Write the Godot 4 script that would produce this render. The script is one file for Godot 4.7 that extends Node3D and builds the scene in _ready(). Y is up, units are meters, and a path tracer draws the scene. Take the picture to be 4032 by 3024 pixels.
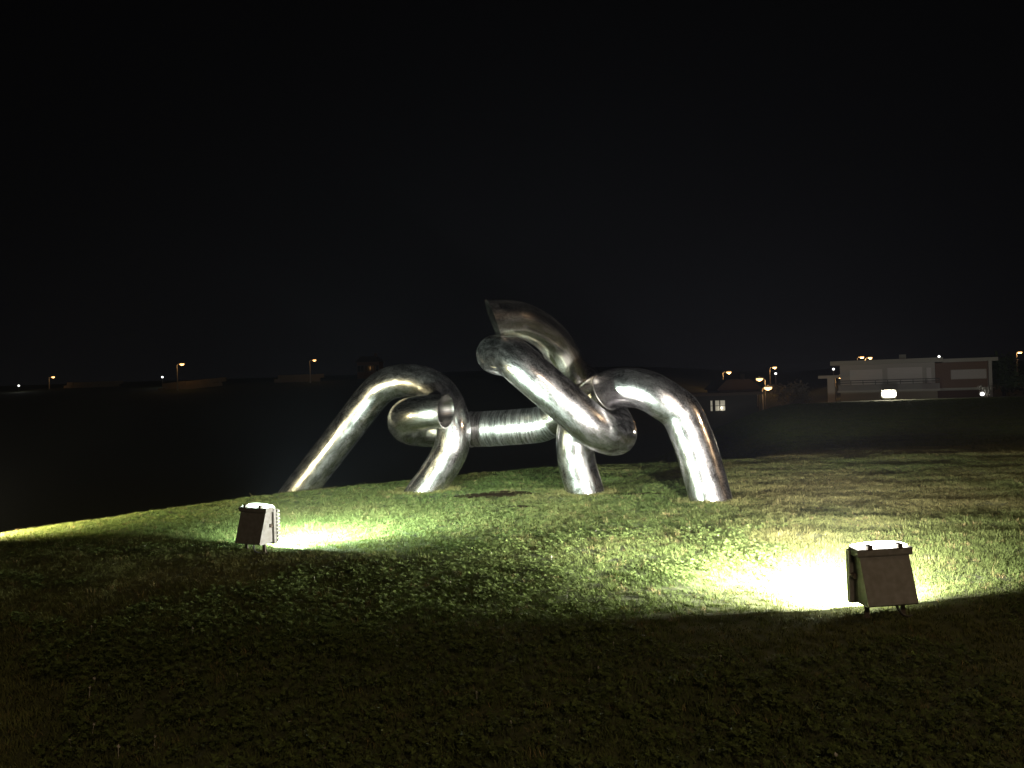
extends Node3D
# Night lawn with a polished steel tube sculpture lit by ground floodlights.

var rng := RandomNumberGenerator.new()
var bump_noise := FastNoiseLite.new()
var patch_noise := FastNoiseLite.new()
var streak_noise := FastNoiseLite.new()
var used := {}
var M := {}

# ---------------------------------------------------------------- helpers
func numbered(called: String) -> String:
	var n: int = used.get(called, 0)
	used[called] = n + 1
	return called if n == 0 else "%s_%03d" % [called, n]

func thing(called: String, label: String, category: String, at := Vector3.ZERO, turn := 0.0, group := "") -> Node3D:
	var o := Node3D.new()
	o.name = numbered(called)
	add_child(o, true)
	o.position = at
	o.rotation.y = turn
	tag(o, label, category, group)
	return o

func tag(o: Node, label := "", category := "", group := "", kind := "") -> void:
	if label: o.set_meta("label", label)
	if category: o.set_meta("category", category)
	if group: o.set_meta("group", group)
	if kind: o.set_meta("kind", kind)

func obj(called: String, mesh: Mesh, material: Material, parent: Node = self, at := Vector3.ZERO, rot := Vector3.ZERO) -> MeshInstance3D:
	var o := MeshInstance3D.new()
	o.name = numbered(called) if parent == self else called
	o.mesh = mesh
	o.material_override = material
	o.position = at
	o.rotation = rot
	parent.add_child(o, true)
	return o

func mb() -> SurfaceTool:
	var st := SurfaceTool.new()
	st.begin(Mesh.PRIMITIVE_TRIANGLES)
	st.set_smooth_group(-1)
	return st

func done(st: SurfaceTool) -> ArrayMesh:
	st.generate_normals()
	return st.commit()

# a quad a b c d, counter-clockwise as seen from outside
func quad(st: SurfaceTool, a: Vector3, b: Vector3, c: Vector3, d: Vector3) -> void:
	for p in [a, c, b, a, d, c]:
		st.add_vertex(p)

# a convex outline (x right, y up; counter-clockwise seen from +z) swept along z
func prism(st: SurfaceTool, pts: Array, z0: float, z1: float, basis := Basis(), at := Vector3.ZERO) -> void:
	var n := pts.size()
	var f := []
	var b := []
	for p in pts:
		f.append(at + basis * Vector3(p.x, p.y, z1))
		b.append(at + basis * Vector3(p.x, p.y, z0))
	for i in n:
		var j := (i + 1) % n
		quad(st, b[i], b[j], f[j], f[i])
	for i in range(1, n - 1):
		for p in [f[0], f[i + 1], f[i], b[0], b[i], b[i + 1]]:
			st.add_vertex(p)

# a box with chamfered long edges
func box(st: SurfaceTool, c: Vector3, s: Vector3, basis := Basis(), bevel := 0.0) -> void:
	var x := s.x / 2
	var y := s.y / 2
	var k := bevel
	if k <= 0.0:
		prism(st, [Vector2(-x, -y), Vector2(x, -y), Vector2(x, y), Vector2(-x, y)], -s.z / 2, s.z / 2, basis, c)
	else:
		prism(st, [Vector2(-x + k, -y), Vector2(x - k, -y), Vector2(x, -y + k), Vector2(x, y - k), Vector2(x - k, y), Vector2(-x + k, y), Vector2(-x, y - k), Vector2(-x, -y + k)], -s.z / 2, s.z / 2, basis, c)

func bar(st: SurfaceTool, a: Vector3, b: Vector3, ra: float, rb: float, sides := 10) -> void:
	var t := (b - a).normalized()
	var u := t.cross(Vector3.RIGHT if absf(t.x) < 0.8 else Vector3.UP).normalized()
	var v := t.cross(u)
	for i in sides:
		var p := TAU * i / sides
		var q := TAU * (i + 1) / sides
		var c0 := u * cos(p) + v * sin(p)
		var c1 := u * cos(q) + v * sin(q)
		quad(st, a + c0 * ra, a + c1 * ra, b + c1 * rb, b + c0 * rb)
		for w in [a, a + c1 * ra, a + c0 * ra]: st.add_vertex(w)
		for w in [b, b + c0 * rb, b + c1 * rb]: st.add_vertex(w)

func mat(albedo: Color, rough := 0.8, metal := 0.0) -> StandardMaterial3D:
	var m := StandardMaterial3D.new()
	m.albedo_color = albedo.linear_to_srgb()
	m.roughness = rough
	m.metallic = metal
	return m

func noise_tex(size: int, freq: float, octaves: int, seed_value: int, lo: Color, hi: Color, kind := FastNoiseLite.TYPE_SIMPLEX_SMOOTH) -> NoiseTexture2D:
	var n := FastNoiseLite.new()
	n.noise_type = kind
	n.frequency = freq
	n.fractal_octaves = octaves
	n.seed = seed_value
	var t := NoiseTexture2D.new()
	t.width = size
	t.height = size
	t.seamless = true
	t.noise = n
	var g := Gradient.new()
	g.set_color(0, lo)
	g.set_color(1, hi)
	t.color_ramp = g
	return t

func glow(c: Color, energy: float) -> StandardMaterial3D:
	var m := mat(Color(0.8, 0.8, 0.8), 0.4)
	m.emission_enabled = true
	m.emission = c.linear_to_srgb()
	m.emission_energy_multiplier = energy
	return m

func ss(a: float, b: float, x: float) -> float:
	return smoothstep(a, b, x)

# height of the ground at x, and d metres away from the viewer
func ground_y(x: float, d: float) -> float:
	var right := ss(0.12, 0.36, x / maxf(d, 4.0))
	var e := Vector2((x - 3.0) / (10.8 if x < 3.0 else 15.0), (d - 6.0) / (10.5 if d > 6.0 else 30.0))
	var t := maxf(0.0, e.length() - 0.93)
	var drop := 1.0 - exp(-6.0 * t * t)
	var low := lerpf(3.4, 0.30, right)
	var y := -low * drop
	# the lawn on the right comes up again, then falls away towards the houses
	y += right * 0.28 * ss(21.0, 42.0, d)
	y -= right * lerpf(3.2, 1.3, ss(0.385, 0.42, x / maxf(d, 4.0))) * ss(47.0, 76.0, d)
	# hillside across the valley
	y += (1.0 - right) * 7.2 * ss(60.0, 170.0, d) + 1.6 * right * ss(90.0, 160.0, d)
	y += 5.0 * ss(170.0, 420.0, d)
	y -= 0.085 * ss(7.0, 11.5, d) + 0.05 * ss(8.0, 13.0, d) * ss(1.0, -3.0, x)
	var near := 1.0 - ss(25.0, 45.0, d)
	y += near * (0.022 * bump_noise.get_noise_2d(x * 9.0, d * 9.0) + 0.030 * streak_noise.get_noise_2d(x * 2.2, d * 11.0) * ss(3.0, 8.0, x + 0.3 * d))
	return y

# ---------------------------------------------------------------- tubes of the sculpture
func spline(pts: Array, closed: bool, per: int) -> Array:
	var out := []
	var n := pts.size()
	var last := n if closed else n - 1
	for i in last:
		var q := []
		for k in [-1, 0, 1, 2]:
			var j: int = (i + k + n) % n if closed else clampi(i + k, 0, n - 1)
			var a: Array = pts[j]
			q.append(Vector4(a[0], a[1], a[2], a[3]))
		for s in per:
			var t := float(s) / per
			var t2 := t * t
			var t3 := t2 * t
			out.append(0.5 * (2.0 * q[1] + (q[2] - q[0]) * t + (2.0 * q[0] - 5.0 * q[1] + 4.0 * q[2] - q[3]) * t2 + (3.0 * q[1] - q[0] - 3.0 * q[2] + q[3]) * t3))
	if not closed:
		var z: Array = pts[n - 1]
		out.append(Vector4(z[0], z[1], z[2], z[3]))
	# smooth and space evenly
	for round_ in 6:
		var c := out.duplicate()
		for i in out.size():
			if closed:
				out[i] = c[i] * 0.5 + (c[(i + 1) % c.size()] + c[i - 1]) * 0.25
			elif i > 0 and i < c.size() - 1:
				out[i] = c[i] * 0.5 + (c[i + 1] + c[i - 1]) * 0.25
	return out

# frames: [centre, tangent, u, v, radius, length so far]
func frames(path: Array, closed: bool) -> Array:
	var out := []
	var n := path.size()
	var u := Vector3.ZERO
	var run := 0.0
	var count := n + 1 if closed else n
	for i in count:
		var p: Vector4 = path[i % n]
		var a: Vector4 = path[(i - 1 + n) % n] if closed else path[maxi(i - 1, 0)]
		var b: Vector4 = path[(i + 1) % n] if closed else path[mini(i + 1, n - 1)]
		var t := (Vector3(b.x, b.y, b.z) - Vector3(a.x, a.y, a.z)).normalized()
		if i == 0:
			u = t.cross(Vector3.UP if absf(t.y) < 0.9 else Vector3.RIGHT).normalized()
		else:
			u = (u - t * u.dot(t)).normalized()
			var prev: Array = out[i - 1]
			run += (Vector3(p.x, p.y, p.z) - prev[0]).length()
		out.append([Vector3(p.x, p.y, p.z), t, u, t.cross(u).normalized(), p.w, run])
	if closed:   # take the twist out so that the last ring meets the first
		var f0: Array = out[0]
		var fl: Array = out[n]
		var twist := atan2(f0[2].dot(fl[3]), f0[2].dot(fl[2]))
		for i in count:
			var f: Array = out[i]
			var k := twist * i / n
			var uu: Vector3 = f[2] * cos(k) + f[3] * sin(k)
			f[2] = uu
			f[3] = f[1].cross(uu)
	return out

func ring_point(f: Array, a: float, shrink: float, cut: Vector3, share: float) -> Vector3:
	var p: Vector3 = f[0] + (f[2] * cos(a) + f[3] * sin(a)) * (f[4] - shrink)
	if share > 0.0:
		p -= f[1] * ((p - f[0]).dot(cut) / f[1].dot(cut)) * share
	return p

# the piece of a tube between two rings; cut_a / cut_b: normals of open, cut ends
func tube_mesh(fr: Array, from: int, to: int, dent := 0.0009, cut_a := Vector3.ZERO, cut_b := Vector3.ZERO) -> ArrayMesh:
	var st := mb()
	var sides := 56
	var reach := 0.55
	var wall := 0.012
	for i in range(from, to):
		var two := [fr[i], fr[i + 1]]
		var pts := [[], []]
		var nrm := [[], []]
		for k in 2:
			var f: Array = two[k]
			var cut := Vector3.ZERO
			var share := 0.0
			if cut_a != Vector3.ZERO:
				cut = cut_a
				share = clampf(1.0 - (f[5] - fr[from][5]) / reach, 0.0, 1.0)
			if cut_b != Vector3.ZERO:
				var sb := clampf(1.0 - (fr[to][5] - f[5]) / reach, 0.0, 1.0)
				if sb > 0.0:
					cut = cut_b
					share = sb
			# hand-rolled plate: slight swellings along the length
			var wob: float = dent * bump_noise.get_noise_2d(f[5] * 60.0, 31.0)
			for s in sides + 1:
				var a := TAU * s / sides
				var w2: float = wob + dent * 1.5 * bump_noise.get_noise_3d(f[5] * 22.0, cos(a) * 8.0, sin(a) * 8.0)
				pts[k].append(ring_point(f, a, w2, cut, share))
				nrm[k].append(f[2] * cos(a) + f[3] * sin(a))
		for s in sides:
			for q in [[0, s], [1, s + 1], [0, s + 1], [0, s], [1, s], [1, s + 1]]:
				st.set_uv(Vector2(float(q[1]) / sides, two[q[0]][5] / 1.8))
				st.add_vertex(pts[q[0]][q[1]])
	st.index()
	st.generate_normals()
	st.generate_tangents()
	var m := st.commit()
	# lips of open ends: inner wall and rim
	for e in 2:
		var cut2 := cut_a if e == 0 else cut_b
		if cut2 == Vector3.ZERO:
			continue
		var t2 := mb()
		var first := from if e == 0 else to
		var step := 1 if e == 0 else -1
		for i in 14:
			var fa: Array = fr[first + step * i]
			var fb: Array = fr[first + step * (i + 1)]
			var sa := clampf(1.0 - absf(fa[5] - fr[first][5]) / reach, 0.0, 1.0)
			var sb2 := clampf(1.0 - absf(fb[5] - fr[first][5]) / reach, 0.0, 1.0)
			for s in sides:
				var a0 := TAU * s / sides
				var a1 := TAU * (s + 1) / sides
				var pa := ring_point(fa, a0, wall, cut2, sa)
				var pb := ring_point(fa, a1, wall, cut2, sa)
				var pc := ring_point(fb, a1, wall, cut2, sb2)
				var pd := ring_point(fb, a0, wall, cut2, sb2)
				if e == 0: quad(t2, pa, pb, pc, pd)
				else: quad(t2, pa, pd, pc, pb)
				if i == 0:
					var o0 := ring_point(fa, a0, -0.003, cut2, sa)
					var o1 := ring_point(fa, a1, -0.003, cut2, sa)
					if e == 0: quad(t2, o0, o1, pb, pa)
					else: quad(t2, o0, pa, pb, o1)
		t2.index()
		t2.generate_normals()
		m.set_meta("lip%d" % e, t2.commit())
	return m

func seam_mesh(f: Array) -> ArrayMesh:
	var st := mb()
	var sides := 56
	for s in sides:
		var a0 := TAU * s / sides
		var a1 := TAU * (s + 1) / sides
		var prof := [[-0.012, 0.001], [-0.005, -0.007], [0.005, -0.007], [0.012, 0.001]]
		for k in 3:
			var g := [f[0] + f[1] * prof[k][0], f[0] + f[1] * prof[k + 1][0]]
			var c0: Vector3 = f[2] * cos(a0) + f[3] * sin(a0)
			var c1: Vector3 = f[2] * cos(a1) + f[3] * sin(a1)
			var r0: float = f[4] - prof[k][1]
			var r1: float = f[4] - prof[k + 1][1]
			quad(st, g[0] + c0 * r0, g[0] + c1 * r0, g[1] + c1 * r1, g[1] + c0 * r1)
	st.index()
	return done(st)

func build_sculpture() -> void:
	var root := thing("steel_sculpture", "large polished steel sculpture of looped tubes arching over the lawn", "sculpture", Vector3(0, -0.1, -12.3))
	var off := -root.position
	var left := [[-4.00, -0.34, -14.30, 0.285], [-3.84, -0.17, -14.20, 0.285], [-2.93, 0.89, -14.00, 0.285], [-2.44, 1.46, -13.90, 0.285], [-2.17, 1.66, -13.80, 0.285], [-1.85, 1.72, -13.70, 0.285], [-1.52, 1.67, -13.55, 0.285], [-1.24, 1.51, -13.40, 0.285], [-1.08, 1.28, -13.25, 0.285], [-0.99, 0.99, -13.10, 0.285], [-0.99, 0.75, -13.05, 0.285], [-1.06, 0.50, -13.05, 0.285], [-1.32, 0.10, -13.10, 0.285], [-1.51, -0.14, -13.10, 0.285], [-1.68, -0.38, -13.10, 0.285]]
	var right := [[2.71, -0.30, -10.80, 0.285], [2.66, -0.07, -10.83, 0.285], [2.53, 0.54, -10.95, 0.285], [2.44, 0.84, -11.00, 0.285], [2.32, 1.14, -11.05, 0.285], [2.06, 1.35, -11.10, 0.285], [1.87, 1.46, -11.20, 0.285], [1.68, 1.50, -11.30, 0.285], [1.45, 1.49, -11.45, 0.285], [1.22, 1.36, -11.65, 0.285], [1.06, 1.15, -11.85, 0.285], [0.95, 0.91, -12.00, 0.285], [0.92, 0.63, -12.05, 0.285], [0.96, 0.30, -12.07, 0.285], [1.06, -0.07, -12.07, 0.285], [1.12, -0.34, -12.07, 0.285]]
	var s_shape := [[-1.04, 1.21, -12.40, 0.265], [-1.26, 1.20, -12.40, 0.270], [-1.50, 1.18, -12.50, 0.280], [-1.68, 1.13, -12.75, 0.290], [-1.78, 1.05, -13.10, 0.290], [-1.78, 0.95, -13.45, 0.295], [-1.65, 0.88, -13.75, 0.300], [-1.24, 0.84, -13.85, 0.305], [-0.84, 0.84, -13.75, 0.305], [-0.43, 0.85, -13.60, 0.305], [0.10, 0.88, -13.40, 0.300], [0.44, 0.91, -13.30, 0.300], [0.66, 1.01, -13.20, 0.295], [0.84, 1.18, -13.10, 0.290], [0.96, 1.39, -13.00, 0.285], [0.98, 1.64, -13.00, 0.278], [0.91, 1.86, -12.85, 0.278], [0.74, 2.19, -12.70, 0.268], [0.53, 2.40, -12.45, 0.266], [0.23, 2.54, -12.10, 0.272], [-0.01, 2.58, -11.90, 0.285], [-0.25, 2.55, -11.65, 0.297]]
	var link := [[0.02, 1.96, -11.15, 0.285], [0.16, 1.83, -11.00, 0.285], [0.43, 1.59, -10.95, 0.285], [0.71, 1.33, -10.95, 0.285], [1.06, 1.01, -11.00, 0.285], [1.27, 0.87, -11.20, 0.285], [1.47, 0.80, -11.55, 0.285], [1.57, 0.83, -12.00, 0.285], [1.58, 0.99, -12.60, 0.285], [1.47, 1.26, -13.00, 0.285], [1.11, 1.68, -13.30, 0.285], [0.61, 1.80, -13.35, 0.285], [0.18, 1.93, -13.00, 0.285], [-0.09, 2.07, -12.45, 0.285], [-0.23, 2.06, -11.95, 0.285], [-0.18, 2.02, -11.50, 0.285]]
	# left arch
	var fl := frames(spline(left, false, 10), false)
	obj("left_arch_tube", tube_mesh(fl, 0, fl.size() - 1), M.steel, root, off)
	# right arch, in two sections that meet at a welded seam
	var fr := frames(spline(right, false, 10), false)
	var joint := 84
	obj("right_arch_tube", tube_mesh(fr, 0, joint), M.steel, root, off)
	obj("neck_tube", tube_mesh(fr, joint, 112, 0.0005), M.steel_smooth, root, off)
	obj("inner_leg_tube", tube_mesh(fr, 112, fr.size() - 1), M.steel, root, off)
	obj("weld_seam", seam_mesh(fr[joint]), M.weld, root, off)
	# link that the two arches pass through
	var fk := frames(spline(link, true, 10), true)
	obj("link_tube", tube_mesh(fk, 0, fk.size() - 1), M.steel, root, off)
	# the winding tube with two open ends
	var fs := frames(spline(s_shape, false, 10), false)
	var j1 := 83
	var j2 := 118
	var cut1 := Vector3(0.93, -0.03, 0.37).normalized()
	var cut2 := Vector3(-0.93, -0.34, 0.10).normalized()
	var m1 := tube_mesh(fs, 0, j1, 0.0004, cut1)
	var stub := obj("hooked_end_tube", m1, M.steel_smooth, root, off)
	obj("tube_lip", m1.get_meta("lip0"), M.steel_inside, stub)
	obj("cross_tube", tube_mesh(fs, j1, j2), M.brushed, root, off)
	var m2 := tube_mesh(fs, j2, fs.size() - 1, 0.0004, Vector3.ZERO, cut2)
	var top := obj("top_arch_tube", m2, M.steel_smooth, root, off)
	obj("tube_lip", m2.get_meta("lip1"), M.steel_inside, top)
	obj("weld_seam", seam_mesh(fs[j1]), M.weld, root, off)

# ---------------------------------------------------------------- floodlights
# its lamp looks along -z; the base lies between its feet
func floodlight(label: String, at: Vector3, turn: float, light: Color, energy: float, group: String) -> Node3D:
	var root := thing("floodlight", label, "floodlight", at, turn, group)
	var w := 0.345
	# housing: a wedge, deeper at its foot (outline in the side view: x is depth towards the back, y is up)
	var side := Basis(Vector3(0, 0, 1), Vector3(0, 1, 0), Vector3(-1, 0, 0))
	var st := mb()
	st.set_smooth_group(-1)
	prism(st, [Vector2(-0.045, 0.095), Vector2(0.118, 0.088), Vector2(0.135, 0.10), Vector2(0.045, 0.40), Vector2(-0.045, 0.40)], -w / 2, w / 2, side)
	obj("housing", done(st), M.housing, root)
	st = mb()
	prism(st, [Vector2(-0.052, 0.398), Vector2(0.055, 0.398), Vector2(0.058, 0.408), Vector2(0.056, 0.445), Vector2(-0.052, 0.452)], -0.192, 0.192, side)
	obj("collar", done(st), M.housing, root)
	# frame round the glass
	st = mb()
	box(st, Vector3(-0.186, 0.26, -0.050), Vector3(0.034, 0.345, 0.036), Basis(), 0.004)
	box(st, Vector3(0.186, 0.26, -0.050), Vector3(0.034, 0.345, 0.036), Basis(), 0.004)
	box(st, Vector3(0, 0.088, -0.052), Vector3(0.40, 0.02, 0.03), Basis(), 0.004)
	obj("front_frame", done(st), M.housing, root)
	# bowed glass: from the lower frame over the front to the collar
	st = mb()
	var prev := []
	for i in 15:
		var k := float(i) / 14
		var y := lerpf(0.10, 0.462, k)
		var z := -0.062 - 0.05 * pow(sin(PI * clampf(k * 0.82 + 0.06, 0.0, 1.0)), 0.7)
		if i == 13:
			y = 0.472
			z = -0.055
		if i == 14:
			y = 0.470
			z = 0.030
		var row := []
		for j in 9:
			var s := float(j) / 8 * 2.0 - 1.0
			row.append(Vector3(s * 0.176, y - (0.012 * s * s if i >= 13 else 0.0), z + (0.02 * s * s * sin(PI * minf(k, 1.0)) if i < 13 else 0.0)))
		if i:
			for j in 8:
				quad(st, prev[j + 1], prev[j], row[j], row[j + 1])
		prev = row
	st.index()
	obj("lamp_glass", done(st), glow(light, 36.0), root)
	# ribs that catch the light along one side of the glass
	for sx in [1.0]:
		for i in 9:
			st = mb()
			prism(st, [Vector2(0, -0.017), Vector2(0.026, -0.008), Vector2(0.026, 0.008), Vector2(0, 0.017)] if sx > 0 else [Vector2(0, -0.017), Vector2(0, 0.017), Vector2(-0.016, 0.006), Vector2(-0.016, -0.006)], -0.030, 0.0, Basis(), Vector3(sx * 0.202, 0.115 + 0.036 * i, -0.062))
			obj("side_rib", done(st), M.rib, root)
	# hinge clips on the collar, latch on the side
	for x in [-0.105, 0.105]:
		st = mb()
		box(st, Vector3(x, 0.458, 0.038), Vector3(0.032, 0.034, 0.05), Basis(), 0.005)
		obj("hinge_clip", done(st), M.clip, root)
	for sx in [-1.0, 1.0]:
		st = mb()
		box(st, Vector3(sx * (w / 2 + 0.010), 0.265, -0.012), Vector3(0.022, 0.034, 0.03), Basis(), 0.006)
		bar(st, Vector3(sx * (w / 2), 0.265, -0.012), Vector3(sx * (w / 2 + 0.034), 0.270, -0.016), 0.009, 0.007)
		obj("side_latch", done(st), M.clip, root)
	# legs and cable
	for x in [-0.125, 0.125]:
		st = mb()
		box(st, Vector3(x, 0.045, 0.03), Vector3(0.034, 0.11, 0.012), Basis(), 0.003)
		box(st, Vector3(x, -0.004, 0.03), Vector3(0.05, 0.012, 0.07), Basis(), 0.003)
		box(st, Vector3(x, 0.093, 0.03), Vector3(0.05, 0.016, 0.05), Basis(), 0.003)
		obj("leg", done(st), M.clip, root)
	st = mb()
	var cable := [Vector3(0.045, 0.095, 0.085), Vector3(0.05, 0.06, 0.10), Vector3(0.075, 0.025, 0.11), Vector3(0.115, 0.008, 0.10), Vector3(0.17, 0.0, 0.06), Vector3(0.20, -0.03, 0.02)]
	for i in cable.size() - 1:
		bar(st, cable[i], cable[i + 1], 0.008, 0.008, 8)
	st.index()
	obj("power_cable", done(st), M.rubber, root)
	var l := AreaLight3D.new()
	l.name = "lamp_light"
	l.area_size = Vector2(0.34, 0.34)
	l.light_color = light.linear_to_srgb()
	l.light_energy = energy
	l.area_range = 90.0
	l.shadow_enabled = true
	l.position = Vector3(0, 0.28, -0.125)
	l.rotation.x = deg_to_rad(17.0)
	root.add_child(l, true)
	# the reflector gathers part of the light into a beam
	var b := SpotLight3D.new()
	b.name = "lamp_beam"
	b.spot_angle = 66.0
	b.spot_angle_attenuation = 1.0
	b.spot_attenuation = 2.0
	b.spot_range = 90.0
	b.light_size = 0.12
	b.light_color = light.linear_to_srgb()
	b.light_energy = energy * 0.8
	b.shadow_enabled = true
	b.position = Vector3(0, 0.30, -0.26)
	b.rotation.x = deg_to_rad(7.0)
	root.add_child(b, true)
	return root

# ---------------------------------------------------------------- distant lamps
func street_lamp(label: String, head: Vector3, arm: float, light: Color, glow_energy: float, energy: float, size: float, group: String) -> void:
	var foot := Vector3(head.x - arm, ground_y(head.x - arm, -head.z) - 0.1, head.z)
	var root := thing("street_lamp", label, "street lamp", foot, 0.0, group)
	var h := head.y - foot.y
	var st := mb()
	bar(st, Vector3.ZERO, Vector3(0, h * 0.12, 0), 0.14, 0.13)
	bar(st, Vector3(0, h * 0.12, 0), Vector3(0, h - 0.1, 0), 0.10, 0.06)
	obj("pole", done(st), M.galvanised, root)
	st = mb()
	bar(st, Vector3(0, h - 0.14, 0), Vector3(arm * 0.45, h + 0.10, 0), 0.05, 0.045)
	bar(st, Vector3(arm * 0.45, h + 0.10, 0), Vector3(arm, h + 0.12, 0), 0.045, 0.045)
	obj("arm", done(st), M.galvanised, root)
	st = mb()
	var hs := size * 0.62
	prism(st, [Vector2(-hs, 0.06), Vector2(hs, 0.06), Vector2(hs * 0.7, 0.06 + size * 0.22), Vector2(-hs * 0.7, 0.06 + size * 0.22)], -size * 0.3, size * 0.3, Basis(), Vector3(arm, h, 0))
	obj("lamp_housing", done(st), M.galvanised, root)
	var sp := SphereMesh.new()
	sp.radius = 0.5
	sp.height = 1.0
	sp.radial_segments = 16
	sp.rings = 8
	var b := obj("lamp_bowl", sp, glow(light, glow_energy), root, Vector3(arm, h, 0))
	b.scale = Vector3(size, size * 0.62, size * 0.62)
	var l := OmniLight3D.new()
	l.name = "lamp_light"
	l.light_color = light.linear_to_srgb()
	l.light_energy = energy
	l.light_size = size * 0.3
	l.omni_range = 60.0
	l.omni_attenuation = 2.0
	l.shadow_enabled = true
	l.position = Vector3(arm, h - size * 0.45, 0)
	root.add_child(l, true)

func globe_lamp(label: String, head: Vector3, size: float, group: String, energy := 0.6) -> void:
	var foot := Vector3(head.x, ground_y(head.x, -head.z) - 0.05, head.z)
	var h := head.y - foot.y
	var root := thing("globe_lamp", label, "lamp", foot, 0.0, group)
	var st := mb()
	bar(st, Vector3.ZERO, Vector3(0, h - size * 0.5, 0), 0.05, 0.035)
	obj("post", done(st), M.galvanised, root)
	st = mb()
	bar(st, Vector3(0, h - size * 0.62, 0), Vector3(0, h - size * 0.42, 0), size * 0.28, size * 0.34)
	obj("lamp_base", done(st), M.galvanised, root)
	var sp := SphereMesh.new()
	sp.radius = size / 2
	sp.height = size
	sp.radial_segments = 16
	sp.rings = 8
	obj("lamp_globe", sp, glow(Color(1.0, 1.0, 0.95), 3.0), root, Vector3(0, h, 0))
	var l := OmniLight3D.new()
	l.name = "lamp_light"
	l.light_energy = energy
	l.light_size = size / 2
	l.omni_range = 40.0
	l.omni_attenuation = 2.0
	l.shadow_enabled = true
	l.position = Vector3(0, h, 0)
	root.add_child(l, true)

# ---------------------------------------------------------------- plants
func leafy(called: String, label: String, category: String, at: Vector3, height: float, spread: float, trunk: float, leaves: int, material: Material, group := "") -> void:
	var root := thing(called, label, category, at, 0.0, group)
	var st := mb()
	if trunk > 0.0:
		bar(st, Vector3(0, -0.3, 0), Vector3(0.05, trunk, 0), 0.16 * spread / 2.0, 0.10 * spread / 2.0)
		for i in 6:
			var a := TAU * i / 6 + rng.randf()
			bar(st, Vector3(0.05, trunk * rng.randf_range(0.8, 1.0), 0), Vector3(cos(a) * spread * 0.6, trunk + (height - trunk) * rng.randf_range(0.3, 0.8), sin(a) * spread * 0.6), 0.06 * spread / 2.0, 0.02, 6)
	else:
		for i in 9:
			var a := TAU * i / 9 + rng.randf()
			bar(st, Vector3(cos(a) * 0.1, -0.1, sin(a) * 0.1), Vector3(cos(a) * spread * 0.6, height * rng.randf_range(0.5, 0.85), sin(a) * spread * 0.6), 0.03, 0.01, 6)
	obj("trunk" if trunk > 0.0 else "stems", done(st), M.bark, root)
	st = mb()
	var clumps := []
	for i in 16:
		var a := rng.randf() * TAU
		var r := sqrt(rng.randf()) * spread * 0.75
		clumps.append(Vector3(cos(a) * r, lerpf(maxf(trunk * 0.9, height * 0.15), height * 0.9, rng.randf()), sin(a) * r))
	for i in leaves:
		var c: Vector3 = clumps[rng.randi() % clumps.size()]
		var p := c + Vector3(rng.randfn(), rng.randfn() * 0.7, rng.randfn()) * spread * 0.22
		p.y = maxf(p.y, 0.1)
		var u := Vector3(rng.randfn(), rng.randfn(), rng.randfn()).normalized()
		var v := u.cross(Vector3(rng.randfn(), rng.randfn(), rng.randfn())).normalized()
		var s := spread * rng.randf_range(0.05, 0.09)
		for q in [p - u * s, p + v * s * 0.5, p + u * s, p - u * s, p + u * s, p - v * s * 0.5]:
			st.add_vertex(q)
	obj("crown" if trunk > 0.0 else "foliage", done(st), material, root)

func blade_tuft(blades: int, lo: float, hi: float, width: float, spread: float, lean: float) -> ArrayMesh:
	var st := SurfaceTool.new()
	st.begin(Mesh.PRIMITIVE_TRIANGLES)
	for i in blades:
		var a := rng.randf() * TAU
		var r := sqrt(rng.randf()) * spread
		var base := Vector3(cos(a) * r, -0.01, sin(a) * r)
		var h := rng.randf_range(lo, hi)
		var b := rng.randf() * TAU
		var out := Vector3(cos(b), 0, sin(b)) * h * lean * rng.randf_range(0.3, 1.0)
		var side := Vector3(cos(b + 1.57 + rng.randf_range(-0.6, 0.6)), 0, sin(b + 1.57)) * width * rng.randf_range(0.7, 1.2)
		var mid := base + Vector3(0, h * 0.6, 0) + out * 0.35
		var tip := base + Vector3(0, h, 0) + out
		var n := (side.cross(tip - base)).normalized()
		st.set_normal((n + Vector3.UP * 0.4).normalized())
		var tone := rng.randf_range(0.75, 1.25)
		st.set_color(Color(tone, tone, tone))
		for q in [base - side, mid - side * 0.8, mid + side * 0.8, base - side, mid + side * 0.8, base + side, mid - side * 0.8, tip, mid + side * 0.8]:
			st.add_vertex(q)
	return st.commit()

func clover_tuft() -> ArrayMesh:
	var st := SurfaceTool.new()
	st.begin(Mesh.PRIMITIVE_TRIANGLES)
	for i in 11:
		var a := rng.randf() * TAU
		var r := sqrt(rng.randf()) * 0.07
		var top := Vector3(cos(a) * r, rng.randf_range(0.022, 0.05), sin(a) * r)
		var tilt := Basis(Vector3(rng.randfn(), 0, rng.randfn()).normalized(), rng.randf_range(0.1, 0.6)) * Basis(Vector3.UP, rng.randf() * TAU)
		var s := rng.randf_range(0.0055, 0.0095)
		var tone := rng.randf_range(0.8, 1.2)
		st.set_color(Color(tone, tone, tone))
		var up := tilt * Vector3.UP
		st.set_normal(up)
		var q0 := Vector3(cos(a) * r * 0.7, -0.01, sin(a) * r * 0.7)
		for p in [q0 - Vector3(0.001, 0, 0), top, q0 + Vector3(0.001, 0, 0)]: st.add_vertex(p)
		for leaf in 3:
			var d := Basis(Vector3.UP, TAU * leaf / 3)
			var o := [Vector3.ZERO, Vector3(0.6, 0.15, 0.7), Vector3(0.35, 0.2, 1.45), Vector3(0, 0.08, 1.3), Vector3(-0.35, 0.2, 1.45), Vector3(-0.6, 0.15, 0.7)]
			for k in range(1, 5):
				for v in [o[0], o[k], o[k + 1]]:
					st.add_vertex(top + tilt * (d * v) * s)
	return st.commit()

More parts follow.
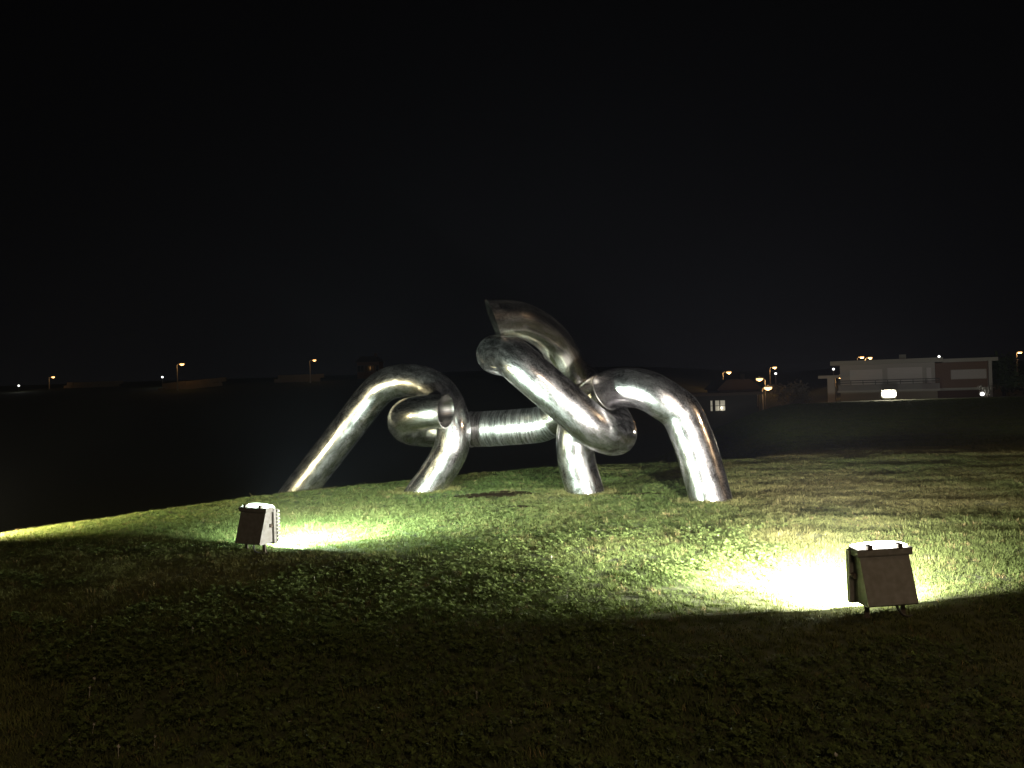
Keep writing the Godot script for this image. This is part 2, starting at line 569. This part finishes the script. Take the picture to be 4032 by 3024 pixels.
func flower_mesh() -> ArrayMesh:
	var st := mb()
	bar(st, Vector3.ZERO, Vector3(0.004, 0.035, 0.002), 0.0012, 0.001, 4)
	for i in 26:
		var u := Vector3(rng.randfn(), rng.randfn() * 0.8, rng.randfn()).normalized()
		var c := Vector3(0.004, 0.040, 0.002)
		var s := u.cross(Vector3(0.3, 1, 0.2)).normalized() * 0.0028
		for q in [c - s, c + u * 0.008, c + s]: st.add_vertex(q)
	return done(st)

func scatter(called: String, mesh: Mesh, material: Material, spots: Array, colors: Array, label: String, category: String) -> void:
	var mm := MultiMesh.new()
	mm.transform_format = MultiMesh.TRANSFORM_3D
	mm.use_colors = true
	mm.mesh = mesh
	mm.instance_count = spots.size()
	for i in spots.size():
		mm.set_instance_transform(i, spots[i])
		mm.set_instance_color(i, colors[i])
	var o := MultiMeshInstance3D.new()
	o.name = numbered(called)
	o.multimesh = mm
	o.material_override = material
	add_child(o, true)
	tag(o, label, category, "", "stuff")

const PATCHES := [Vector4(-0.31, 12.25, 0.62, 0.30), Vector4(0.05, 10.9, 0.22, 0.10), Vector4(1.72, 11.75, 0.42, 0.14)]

func in_patch(x: float, d: float) -> float:
	var best := 9.0
	for p in PATCHES:
		best = minf(best, Vector2((x - p.x) / p.z, (d - p.y) / p.w).length())
	return best

func build_grass() -> void:
	var fine := blade_tuft(16, 0.018, 0.040, 0.0022, 0.055, 1.1)
	var wild := blade_tuft(12, 0.026, 0.050, 0.0024, 0.05, 1.2)
	var tall := blade_tuft(5, 0.05, 0.11, 0.0014, 0.03, 0.7)
	var clover := clover_tuft()
	var a_t := []
	var a_c := []
	var w_t := []
	var w_c := []
	var k_t := []
	var k_c := []
	var t_t := []
	var t_c := []
	var f_t := []
	var f_c := []
	var far_t := []
	var far_c := []
	var green := Color(0.082, 0.118, 0.036)
	var olive := Color(0.142, 0.143, 0.055)
	var straw := Color(0.21, 0.17, 0.08)
	for i in 190000:
		# even over the ground in view: distance by the square root, across by the width of view
		var d := sqrt(lerpf(4.0, 20.0 * 20.0, rng.randf()))
		if d > 12.0 and rng.randf() < 0.25:
			continue
		var x := rng.randf_range(-0.72, 0.72) * d
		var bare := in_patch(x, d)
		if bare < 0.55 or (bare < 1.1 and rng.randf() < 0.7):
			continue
		var y := ground_y(x, d)
		var n := patch_noise.get_noise_2d(x * 3.0, d * 3.0)
		var n2 := bump_noise.get_noise_2d(x * 2.0 + 70.0, d * 2.0)
		var dry := clampf(0.32 + 0.75 * n + 0.5 * ss(0.05, 0.4, x / d) * ss(6.0, 11.0, d), 0.0, 1.0)
		var c := green.lerp(olive, dry)
		c = c.lerp(straw, clampf((dry - 0.62) * 0.9, 0.0, 0.45))
		if rng.randf() < 0.05:
			c = straw
		c *= rng.randf_range(0.75, 1.3)
		var s := rng.randf_range(0.75, 1.25) * (1.0 + 0.25 * n2)
		var b := Basis(Vector3.UP, rng.randf() * TAU)
		b = Basis(Vector3(rng.randfn(), 0, rng.randfn()).normalized(), rng.randf() * 0.2) * b
		var tr := Transform3D(b.scaled(Vector3(s, s * rng.randf_range(0.8, 1.2), s)), Vector3(x, y, -d))
		var near_clover := n2 > -0.22 and d < 8.5 and n < 0.25 and (d < 5.6 or x < 0.34 * d)
		if near_clover and rng.randf() < 0.24:
			k_t.append(tr)
			k_c.append(Color(0.088, 0.122, 0.038) * rng.randf_range(0.8, 1.25))
			if rng.randf() < 0.012:
				f_t.append(tr)
				f_c.append(Color(0.55, 0.53, 0.48))
		elif rng.randf() < 0.10 + 0.2 * maxf(n2, 0.0):
			w_t.append(tr)
			w_c.append(c)
		elif rng.randf() < 0.0015 + (0.004 if n > 0.25 else 0.0):
			t_t.append(tr)
			t_c.append(straw.lerp(olive, rng.randf()) * 1.1)
		else:
			a_t.append(tr)
			a_c.append(c)
	# longer grass that the mower leaves round the four feet
	for f in [Vector2(-3.86, 14.2), Vector2(-1.53, 13.1), Vector2(1.07, 12.07), Vector2(2.67, 10.83)]:
		for i in 260:
			var a := rng.randf() * TAU
			var q := 0.30 + 0.09 * absf(rng.randfn())
			var x: float = f.x + cos(a) * q * (1.35 if f.x < 0.0 else 1.05)
			var d: float = f.y - sin(a) * q
			var s := rng.randf_range(0.9, 1.7)
			w_t.append(Transform3D(Basis(Vector3.UP, rng.randf() * TAU).scaled(Vector3(s, s, s)), Vector3(x, ground_y(x, d), -d)))
			w_c.append(olive.lerp(straw, rng.randf() * 0.35) * rng.randf_range(0.8, 1.2))
	for i in 36000:
		var d := sqrt(lerpf(18.0 * 18.0, 47.0 * 47.0, rng.randf()))
		var x := rng.randf_range(0.12, 0.75) * d
		var s := rng.randf_range(1.4, 2.4)
		far_t.append(Transform3D(Basis(Vector3.UP, rng.randf() * TAU).scaled(Vector3(s * 1.4, s * 0.8, s * 1.4)), Vector3(x, ground_y(x, d), -d)))
		far_c.append(green.lerp(olive, rng.randf()) * rng.randf_range(0.8, 1.2))
	scatter("lawn_grass", fine, M.grass, a_t, a_c, "short mown grass of the lawn around the sculpture and floodlights", "grass")
	scatter("wild_grass", wild, M.grass, w_t, w_c, "longer uneven grass tufts growing through the short lawn", "grass")
	scatter("dry_stalks", tall, M.grass, t_t, t_c, "pale dry grass stalks standing above the lawn", "grass")
	scatter("clover", clover, M.grass, k_t, k_c, "round clover leaves in the lawn of the foreground", "clover")
	scatter("clover_flowers", flower_mesh(), M.grass, f_t, f_c, "tiny white clover flowers dotted over the lawn", "flowers")
	scatter("far_grass", fine, M.grass, far_t, far_c, "dark grass of the slope towards the villa", "grass")

# ---------------------------------------------------------------- ground
func build_ground() -> void:
	var xs := []
	var ds := []
	var x := -16.0
	while x <= 20.0:
		xs.append(x)
		x += 0.16
	var step := 0.4
	while x < 420.0:
		xs.append(x)
		step = minf(step * 1.12, 16.0)
		x += step
	x = -16.4
	step = 0.4
	while x > -420.0:
		xs.push_front(x)
		step = minf(step * 1.12, 16.0)
		x -= step
	var d := -3.0
	while d <= 24.0:
		ds.append(d)
		d += 0.13
	step = 0.4
	while d < 620.0:
		ds.append(d)
		step = minf(step * 1.08, 16.0)
		d += step
	d = -3.5
	step = 0.6
	while d > -140.0:
		ds.push_front(d)
		step = minf(step * 1.2, 14.0)
		d -= step
	var st := SurfaceTool.new()
	st.begin(Mesh.PRIMITIVE_TRIANGLES)
	for j in ds.size():
		for i in xs.size():
			st.set_uv(Vector2(xs[i], ds[j]))
			st.add_vertex(Vector3(xs[i], ground_y(xs[i], ds[j]), -ds[j]))
	var w := xs.size()
	for j in ds.size() - 1:
		for i in w - 1:
			var a := j * w + i
			for k in [a, a + w, a + 1, a + 1, a + w, a + w + 1]:
				st.add_index(k)
	st.generate_normals()
	var g := obj("ground", st.commit(), M.soil)
	tag(g, "", "", "", "structure")
	# dark brown patches laid where the grass is left out
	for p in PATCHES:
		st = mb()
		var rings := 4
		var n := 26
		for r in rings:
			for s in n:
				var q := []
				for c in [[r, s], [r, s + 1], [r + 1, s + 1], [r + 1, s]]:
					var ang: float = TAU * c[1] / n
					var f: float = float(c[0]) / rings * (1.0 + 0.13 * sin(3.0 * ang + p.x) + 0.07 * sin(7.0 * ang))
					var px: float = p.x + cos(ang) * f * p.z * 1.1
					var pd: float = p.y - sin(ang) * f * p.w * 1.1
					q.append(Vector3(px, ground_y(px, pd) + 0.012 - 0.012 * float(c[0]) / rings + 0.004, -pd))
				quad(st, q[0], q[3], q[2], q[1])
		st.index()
		tag(obj("brown_patch", done(st), M.dark_brown), "", "", "", "structure")

# ---------------------------------------------------------------- villa on the right
func part_box(called: String, parent: Node, m: Material, a: Vector3, b: Vector3) -> MeshInstance3D:
	var st := mb()
	box(st, (a + b) / 2, (b - a).abs())
	return obj(called, done(st), m, parent)

func shutter(parent: Node, x0: float, x1: float, y0: float, y1: float, z: float) -> void:
	var w := part_box("window", parent, M.glass_dark, Vector3(x0, y0, z - 0.10), Vector3(x1, y1, z - 0.06))
	for e in [[x0 - 0.08, y0 - 0.06, x0, y1 + 0.08], [x1, y0 - 0.06, x1 + 0.08, y1 + 0.08], [x0, y1, x1, y1 + 0.08], [x0, y0 - 0.06, x1, y0]]:
		part_box("frame", w, M.plaster, Vector3(e[0], e[1], z - 0.12), Vector3(e[2], e[3], z + 0.05))
	var n := 14
	for i in n:
		var a := y0 + (y1 - y0) * i / n
		part_box("shutter_slat", w, M.shutter, Vector3(x0, a + 0.012, z - 0.055), Vector3(x1, a + (y1 - y0) / n, z - 0.02))

func build_villa() -> void:
	var root := thing("villa", "long low villa with flat roof, shuttered windows and balcony beyond the lawn", "house", Vector3(38.0, -1.6, -80.0), -0.44)
	root.scale = Vector3(0.93, 1, 1)
	# local: x -5.8..10, y up from the base, z towards the viewer
	part_box("wall", root, M.plaster, Vector3(-5.0, 0, -8), Vector3(4.3, 4.05, 0))
	part_box("roof", root, M.fascia, Vector3(-5.9, 4.05, -9), Vector3(5.0, 4.47, 1.3))
	part_box("roof", root, M.fascia, Vector3(5.0, 3.98, -9), Vector3(10.0, 4.32, 0.6))
	part_box("wall", root, M.brick, Vector3(4.3, 0, -8), Vector3(9.2, 3.98, -0.9))
	part_box("wall", root, M.plaster, Vector3(9.2, 0, -7), Vector3(9.5, 3.98, 0.0))
	# lower storey and balcony
	part_box("lower_wall", root, M.plaster_warm, Vector3(-4.9, -1.6, 0.002), Vector3(4.4, 1.28, 1.5))
	part_box("balcony_floor", root, M.fascia, Vector3(-5.2, 1.28, 0.0), Vector3(4.7, 1.46, 1.9))
	part_box("parapet", root, M.plaster_grey, Vector3(-5.1, 1.46, 1.72), Vector3(4.6, 2.02, 1.84))
	for y in [2.22, 2.44]:
		part_box("rail", root, M.dark_metal, Vector3(-5.1, y - 0.035, 1.74), Vector3(4.6, y + 0.035, 1.81))
	for i in 9:
		var px := -5.05 + 9.6 * i / 8
		part_box("rail_post", root, M.dark_metal, Vector3(px - 0.03, 2.02, 1.75), Vector3(px + 0.03, 2.40, 1.80))
	shutter(root, -4.0, -0.75, 1.5, 3.52, 0.05)
	shutter(root, -0.25, 3.1, 1.5, 3.62, 0.05)
	shutter(root, 3.5, 3.95, 1.5, 3.52, 0.05)
	shutter(root, 5.9, 9.0, 2.35, 3.15, -0.85)
	part_box("string_course", root, M.fascia, Vector3(4.4, 1.2, -0.9), Vector3(9.5, 1.45, -0.6))
	# porch at its left end
	part_box("porch_roof", root, M.fascia, Vector3(-7.2, 2.75, -3.0), Vector3(-5.0, 3.05, 1.0))
	part_box("porch_pillar", root, M.plaster, Vector3(-6.3, -1.6, -0.2), Vector3(-5.55, 2.75, 0.5))
	part_box("chimney", root, M.fascia, Vector3(1.0, 4.47, -5.2), Vector3(1.7, 5.0, -4.5))

func house(label: String, at: Vector3, w: float, h: float, wall: Material, lit_window := false, turn := 0.0) -> void:
	var root := thing("house", label, "house", at, turn)
	part_box("wall", root, wall, Vector3(-w / 2, -3, -6), Vector3(w / 2, h, 0))
	var st := mb()
	prism(st, [Vector2(-w / 2 - 0.4, h), Vector2(w / 2 + 0.4, h), Vector2(w / 2 - 1.0, h + 1.3), Vector2(-w / 2 + 1.0, h + 1.3)], -6.4, 0.4, Basis(), Vector3.ZERO)
	obj("roof", done(st), M.tile, root)
	part_box("chimney", root, wall, Vector3(w * 0.2, h + 0.6, -3.2), Vector3(w * 0.2 + 0.6, h + 2.0, -2.6))
	var n := 3
	for i in n:
		var x := -w / 2 + w * (i + 0.5) / n
		var win := part_box("window", root, M.plaster_grey, Vector3(x - 0.75, h - 2.2, 0.002), Vector3(x + 0.75, h - 0.7, 0.06))
		for s in [-1, 1]:
			part_box("pane", win, M.glass_dark, Vector3(x + s * 0.36 - 0.30, h - 2.1, 0.062), Vector3(x + s * 0.36 + 0.30, h - 0.8, 0.075))
	part_box("door", root, M.dark_metal, Vector3(-0.5, 0.0, 0.002), Vector3(0.5, 2.0, 0.07)) if h > 4.5 else null

func pavilion() -> void:
	# small building below the lawn whose glazed doors are lit from inside
	var at := Vector3(18.0, -3.9, -70.0)
	var root := thing("garden_building", "small dark building with lit glass doors behind the right arch", "building", at)
	part_box("wall", root, M.dark_wall, Vector3(-3.5, -0.5, -4), Vector3(3.5, 3.9, 0))
	part_box("roof", root, M.tile, Vector3(-3.9, 3.9, -4.4), Vector3(3.9, 4.15, 0.5))
	var xs := [-0.62, -0.20, 0.24]
	var ws := [0.16, 0.34, 0.40]
	for i in 3:
		var x: float = xs[i]
		var wd: float = ws[i]
		var dr := part_box("door", root, M.dark_metal, Vector3(x - 0.02, 2.55, 0.002), Vector3(x + wd + 0.02, 3.52, 0.05))
		part_box("lit_window_pane", dr, M.lit_pane, Vector3(x, 2.58, 0.05), Vector3(x + wd, 3.48, 0.07))
		part_box("glazing_bar", dr, M.dark_metal, Vector3(x, 3.0, 0.07), Vector3(x + wd, 3.04, 0.09))
	var sp := SphereMesh.new()
	sp.radius = 0.06
	sp.height = 0.12
	var b := obj("door_light_bulb", sp, glow(Color(1, 0.95, 0.75), 4.0), root, Vector3(0.32, 2.82, 0.16))
	var l := OmniLight3D.new()
	l.name = "bulb_light"
	l.light_energy = 0.06
	l.light_size = 0.06
	l.omni_attenuation = 2.0
	l.omni_range = 30.0
	l.shadow_enabled = true
	l.light_color = Color(1, 0.95, 0.8)
	b.add_child(l, true)

func retaining_wall(label: String, at: Vector3, length: float, height: float, slope: float) -> void:
	var root := thing("retaining_wall", label, "wall", at)
	var n := int(length / 1.4)
	for row in 2:
		for i in n:
			var x := -length / 2 + length * i / n + (0.5 * length / n if row == 1 else 0.0)
			var h := height / 2 * rng.randf_range(0.9, 1.05)
			var st := mb()
			box(st, Vector3(x, row * height / 2 + h / 2 + slope * x, rng.randf_range(-0.05, 0.05)), Vector3(length / n - 0.05, h, 0.5), Basis(Vector3(0, 0, 1), slope), 0.05)
			obj("stone", done(st), M.stone, root)
	part_box("wall_core", root, M.stone, Vector3(-length / 2, -3.0, -0.9), Vector3(length / 2, -0.02 - absf(slope) * length / 2, -0.05))

# ---------------------------------------------------------------- materials
# hand-polished steel: fine mirror-like and matt grains side by side, in cloudy, streaky patches, on plate that is not quite even
# nu, nv: size of the patches round the tube and along it; the picture is one turn round and 3.6 m long
func steel(rough_lo: float, rough_hi: float, tint: Color, relief: float, nu: float, nv: float, seed_value: int, base := 42, vary := 55) -> StandardMaterial3D:
	var n := FastNoiseLite.new()
	n.seed = seed_value
	n.frequency = 1.0
	n.fractal_octaves = 4
	var w := 192
	var h := 384
	var patches := Image.create_empty(w, h, false, Image.FORMAT_L8)
	var height := Image.create_empty(w, h, false, Image.FORMAT_L8)
	for j in h:
		for i in w:
			var a := TAU * i / w
			var v := float(j) / h * nv
			var p := n.get_noise_3d(cos(a) * nu, sin(a) * nu, v)
			var q := n.get_noise_3d(cos(a) * nu * 0.8 + 9.0, sin(a) * nu * 0.8, v * 0.8 + 40.0)
			patches.set_pixel(i, j, Color.from_hsv(0, 0, clampf(0.5 + 1.1 * p, 0.0, 1.0)))
			height.set_pixel(i, j, Color.from_hsv(0, 0, clampf(0.5 + 0.8 * q, 0.0, 1.0)))
	patches.resize(1024, 2048, Image.INTERPOLATE_CUBIC)
	height.resize(512, 1024, Image.INTERPOLATE_CUBIC)
	var share := patches.get_data()
	var lo := int(rough_lo * 255.0)
	var hi := int(rough_hi * 255.0)
	for k in share.size():
		share[k] = hi if rng.randi() % 255 < base + share[k] * vary / 255 else lo + share[k] * 26 / 255
	var m := StandardMaterial3D.new()
	m.albedo_color = tint.linear_to_srgb()
	m.metallic = 1.0
	m.roughness = 1.0
	m.roughness_texture = ImageTexture.create_from_image(Image.create_from_data(1024, 2048, false, Image.FORMAT_L8, share))
	m.heightmap_enabled = true
	m.heightmap_texture = ImageTexture.create_from_image(height)
	m.heightmap_scale = relief
	m.uv1_scale = Vector3(1, 0.5, 1)
	return m

func make_materials() -> void:
	M.steel = steel(0.12, 0.45, Color(0.53, 0.52, 0.535), 0.09, 2.2, 14.0, 11, 34, 26)
	M.steel_smooth = steel(0.11, 0.40, Color(0.58, 0.555, 0.52), 0.03, 1.2, 4.0, 23, 22, 30)
	M.steel_inside = mat(Color(0.40, 0.39, 0.38), 0.22, 1.0)
	M.brushed = steel(0.12, 0.50, Color(0.54, 0.53, 0.53), 0.03, 0.5, 100.0, 37, 50, 70)
	M.weld = mat(Color(0.25, 0.24, 0.23), 0.4, 1.0)
	M.housing = mat(Color(0.285, 0.29, 0.275), 0.55)
	M.housing.roughness_texture = noise_tex(256, 0.03, 4, 3, Color(0.45, 0.45, 0.45), Color(0.9, 0.9, 0.9))
	M.housing.roughness = 1.0
	M.housing.uv1_triplanar = true
	M.housing.uv1_scale = Vector3(3, 3, 3)
	M.housing.albedo_texture = noise_tex(256, 0.02, 5, 8, Color(0.82, 0.80, 0.78), Color(1, 1, 1))
	M.clip = mat(Color(0.10, 0.08, 0.065), 0.6)
	M.rib = mat(Color(0.55, 0.55, 0.52), 0.5)
	M.rubber = mat(Color(0.02, 0.02, 0.02), 0.6)
	M.galvanised = mat(Color(0.32, 0.31, 0.29), 0.5)
	M.bark = mat(Color(0.08, 0.06, 0.045), 0.9)
	M.leaf = mat(Color(0.05, 0.075, 0.03), 0.7)
	M.leaf.cull_mode = BaseMaterial3D.CULL_DISABLED
	M.leaf_pale = mat(Color(0.14, 0.13, 0.10), 0.7)
	M.leaf_pale.cull_mode = BaseMaterial3D.CULL_DISABLED
	M.grass = mat(Color.WHITE, 0.62)
	M.grass.vertex_color_use_as_albedo = true
	M.grass.cull_mode = BaseMaterial3D.CULL_DISABLED
	M.grass.metallic_specular = 0.22
	M.grass.backlight_enabled = true
	M.grass.backlight = Color(0.55, 0.6, 0.35)
	M.soil = mat(Color.WHITE, 0.95)
	M.soil.albedo_texture = noise_tex(1024, 0.02, 5, 51, Color(0.035, 0.045, 0.015).linear_to_srgb(), Color(0.075, 0.085, 0.030).linear_to_srgb())
	M.soil.uv1_scale = Vector3(0.25, 0.25, 1)
	M.dark_brown = mat(Color.WHITE, 0.95)
	M.dark_brown.albedo_texture = noise_tex(256, 0.03, 5, 61, Color(0.020, 0.014, 0.009).linear_to_srgb(), Color(0.042, 0.029, 0.018).linear_to_srgb())
	M.dark_brown.metallic_specular = 0.05
	M.dark_brown.uv1_triplanar = true
	M.dark_brown.uv1_world_triplanar = true
	M.plaster = mat(Color(0.50, 0.46, 0.44), 0.9)
	M.plaster_warm = mat(Color(0.46, 0.42, 0.33), 0.9)
	M.plaster_grey = mat(Color(0.30, 0.28, 0.27), 0.9)
	M.dark_wall = mat(Color(0.028, 0.025, 0.023), 0.9)
	M.fascia = mat(Color(0.45, 0.42, 0.38), 0.85)
	M.brick = mat(Color(0.22, 0.14, 0.11), 0.9)
	M.shutter = mat(Color(0.66, 0.60, 0.60), 0.6)
	M.tile = mat(Color(0.06, 0.04, 0.03), 0.85)
	M.red_wall = mat(Color(0.32, 0.20, 0.17), 0.9)
	M.stone = mat(Color(0.20, 0.165, 0.125), 0.95)
	M.dark_metal = mat(Color(0.04, 0.04, 0.04), 0.5)
	M.glass_dark = mat(Color(0.02, 0.022, 0.025), 0.08)
	M.lit_pane = glow(Color(0.95, 0.85, 0.62), 0.16)

# ---------------------------------------------------------------- scene
func _ready() -> void:
	rng.seed = 20240611
	bump_noise.seed = 4
	bump_noise.frequency = 0.12
	bump_noise.fractal_octaves = 3
	patch_noise.seed = 9
	patch_noise.frequency = 0.08
	patch_noise.fractal_octaves = 4
	streak_noise.seed = 15
	streak_noise.frequency = 0.12
	streak_noise.fractal_octaves = 3
	# camera
	var cam := Camera3D.new()
	cam.name = "camera"
	cam.fov = 51.5
	cam.near = 0.05
	cam.far = 1500.0
	cam.position = Vector3(0, 1.6, 0)
	cam.rotation_degrees = Vector3(0, 0, -1.8)
	add_child(cam)
	cam.current = true
	# night sky
	var env := Environment.new()
	env.background_mode = Environment.BG_SKY
	var sky := Sky.new()
	var sm := ProceduralSkyMaterial.new()
	sm.sky_top_color = Color(0.0007, 0.0007, 0.0008).linear_to_srgb()
	sm.sky_horizon_color = Color(0.0022, 0.0022, 0.0026).linear_to_srgb()
	sm.sky_curve = 0.10
	sm.ground_bottom_color = Color(0.0006, 0.0006, 0.0006).linear_to_srgb()
	sm.ground_horizon_color = Color(0.0020, 0.0020, 0.0021).linear_to_srgb()
	sky.sky_material = sm
	env.sky = sky
	env.background_energy_multiplier = 1.0
	env.tonemap_mode = Environment.TONE_MAPPER_LINEAR
	env.tonemap_exposure = 1.0
	# thin haze added to stand in for lens glow round the lamps
	env.fog_enabled = true
	env.fog_mode = Environment.FOG_MODE_EXPONENTIAL
	env.fog_density = 0.00016
	env.fog_light_color = Color(0.86, 0.88, 1.0)
	env.sdfgi_enabled = true
	env.ssao_enabled = true
	env.ssil_enabled = true
	var we := WorldEnvironment.new()
	we.name = "world"
	we.environment = env
	add_child(we)

	make_materials()
	build_ground()
	build_villa()
	pavilion()
	house("reddish house on the far hillside above the left arch", Vector3(-32.4, 4.7, -180), 5.0, 2.9, M.red_wall)
	house("low dark house whose roof edge shows beside the white lamp", Vector3(28.7, -3.2, -101), 5.0, 3.2, M.dark_wall)
	retaining_wall("sloping stone wall lit by the tall orange lamp on the left hillside", Vector3(-57.0, ground_y(-57.0, 143.0), -143), 11.5, 1.5, 0.07)
	retaining_wall("stone wall under the orange lamp nearest the left arch", Vector3(-41.0, ground_y(-41.0, 155.0), -155), 9.0, 1.4, 0.0)
	retaining_wall("faint stone wall below the leftmost orange lamp", Vector3(-90.0, ground_y(-90.0, 172.0), -172), 12.0, 1.3, 0.0)
	leafy("tree", "round pale tree faintly lit behind the pair of orange lamps", "tree", Vector3(34.2, -3.6, -98), 4.2, 2.3, 1.6, 2600, M.leaf_pale)
	leafy("tree", "dark leafy tree at the right end of the villa", "tree", Vector3(50.6, -1.6, -82), 4.4, 2.6, 1.3, 2600, M.leaf)
	leafy("shrub", "small shrub lit by the white lamp at the villa's right corner", "shrub", Vector3(41.9, -1.35, -70.6), 1.6, 0.6, 0.0, 900, M.leaf_pale)
	build_sculpture()

	# floodlights on the lawn
	floodlight("brown wedge shaped floodlight on the right, nearest the viewer, warm white", Vector3(2.392, ground_y(2.392, 5.25), -5.25), deg_to_rad(7.0), Color(1.0, 0.96, 0.86), 165.0, "floodlights round the sculpture")
	floodlight("brown floodlight on the left with ribbed edge showing, greenish white", Vector3(-2.625, ground_y(-2.625, 8.06), -8.06), deg_to_rad(-29.0), Color(0.80, 1.0, 0.83), 88.0, "floodlights round the sculpture")
	floodlight("floodlight at the left edge of the lawn, outside the picture, warm yellow", Vector3(-6.7, ground_y(-6.7, 9.1), -9.1), deg_to_rad(-5.0), Color(1.0, 0.88, 0.48), 50.0, "floodlights round the sculpture")

	build_grass()

	# lamp on the lawn in front of the villa
	var fl := thing("lawn_floodlight", "bright wide lamp glaring on the lawn in front of the villa", "floodlight", Vector3(23.65, ground_y(23.65, 50.0), -50.0))
	var st := mb()
	var base_h: float = 0.228 - fl.position.y
	box(st, Vector3(0, base_h, -0.13), Vector3(0.92, 0.50, 0.16), Basis(), 0.03)
	obj("housing", done(st), M.housing, fl)
	st = mb()
	box(st, Vector3(0, base_h, 0.0), Vector3(0.86, 0.44, 0.10), Basis(), 0.12)
	obj("lamp_glass", done(st), glow(Color(1.0, 0.93, 0.70), 6.0), fl)
	for x in [-0.3, 0.3]:
		st = mb()
		box(st, Vector3(x, (base_h - 0.25) / 2 - 0.1, -0.13), Vector3(0.05, base_h - 0.02, 0.05), Basis(), 0.005)
		obj("leg", done(st), M.clip, fl)
	var gl := OmniLight3D.new()
	gl.name = "lamp_light"
	gl.light_color = Color(1.0, 0.96, 0.85)
	gl.light_energy = 10.0
	gl.light_size = 0.2
	gl.omni_range = 80.0
	gl.omni_attenuation = 2.0
	gl.shadow_enabled = true
	gl.position = Vector3(0, base_h + 0.5, 0.0)
	fl.add_child(gl, true)

	# street lamps
	var orange := Color(1.0, 0.52, 0.17)
	var g := "orange street lamps around the lawn"
	street_lamp("small orange street lamp farthest left on the hillside", Vector3(-97.9, 6.17, -170), 0.9, orange, 4.0, 0.7, 0.66, g)
	street_lamp("orange street lamp above the sloping lit wall on the left", Vector3(-57.9, 6.92, -140), 0.9, orange, 4.5, 1.3, 0.78, g)
	street_lamp("orange street lamp just left of the left arch", Vector3(-37.06, 7.25, -150), 0.9, orange, 4.0, 0.7, 0.66, g)
	street_lamp("orange street lamp nearest the right arch on a lit pole", Vector3(35.45, 2.41, -130), 1.0, orange, 4.0, 9.0, 0.80, g)
	street_lamp("orange street lamp standing above the close pair of lamps", Vector3(46.26, 3.07, -140), 0.9, orange, 4.0, 9.0, 0.74, g)
	street_lamp("upper left lamp of the close orange pair, its arm to the left", Vector3(29.53, 1.27, -95), -0.7, orange, 5.0, 2.5, 0.80, g)
	street_lamp("lower right lamp of the close orange pair on the brightly lit pole", Vector3(25.70, 0.42, -80), 0.6, orange, 5.0, 2.5, 0.80, g)
	street_lamp("left one of two orange lamps over the villa roof", Vector3(66.04, 4.58, -150), 0.9, orange, 4.5, 9.0, 0.78, g)
	street_lamp("right one of two orange lamps over the villa roof", Vector3(67.60, 4.43, -150), 0.9, orange, 4.5, 9.0, 0.78, g)
	street_lamp("orange lamp beside the left end of the villa", Vector3(45.34, 1.20, -110), 0.7, orange, 5.0, 2.5, 0.80, g)
	street_lamp("orange lamp at the far right over dark trees", Vector3(76.65, 3.96, -120), 0.5, orange, 4.5, 9.0, 0.66, g)
	# the lamp by the path behind the viewer, whose warm light reaches the near grass
	street_lamp("orange street lamp by the path behind the viewer", Vector3(3.6, 7.7, 6.0), -0.9, Color(1.0, 0.72, 0.47), 8.0, 29.0, 0.5, g)
	# another by the road to the right of the picture: it glints along the right flanks of the tubes and tints the right lawn
	street_lamp("orange street lamp by the road to the right, outside the picture", Vector3(16.5, 7.4, -6.0), -0.9, Color(1.0, 0.66, 0.36), 8.0, 36.0, 0.5, g)
	var gw := "small white lamps among the houses"
	globe_lamp("tiny white lamp at the far left of the hillside", Vector3(-92.9, 4.2, -150), 0.34, gw)
	globe_lamp("tiny white lamp left of the sloping lit wall", Vector3(-65.8, 4.97, -150), 0.36, gw)
	globe_lamp("white lamp on a post above the low roof edge", Vector3(34.88, 1.82, -120), 0.36, gw)
	globe_lamp("white lamp just below the upper orange street lamp", Vector3(49.71, 2.0, -150), 0.42, gw)
	globe_lamp("white lamp under the left corner of the villa roof", Vector3(52.54, 2.37, -130), 0.36, gw)
	globe_lamp("white lamp peeping over the villa roof", Vector3(64.47, 3.71, -120), 0.34, gw)
	globe_lamp("bright white lamp low at the villa's right corner", Vector3(41.3, -0.58, -70), 0.34, gw, 1.2)
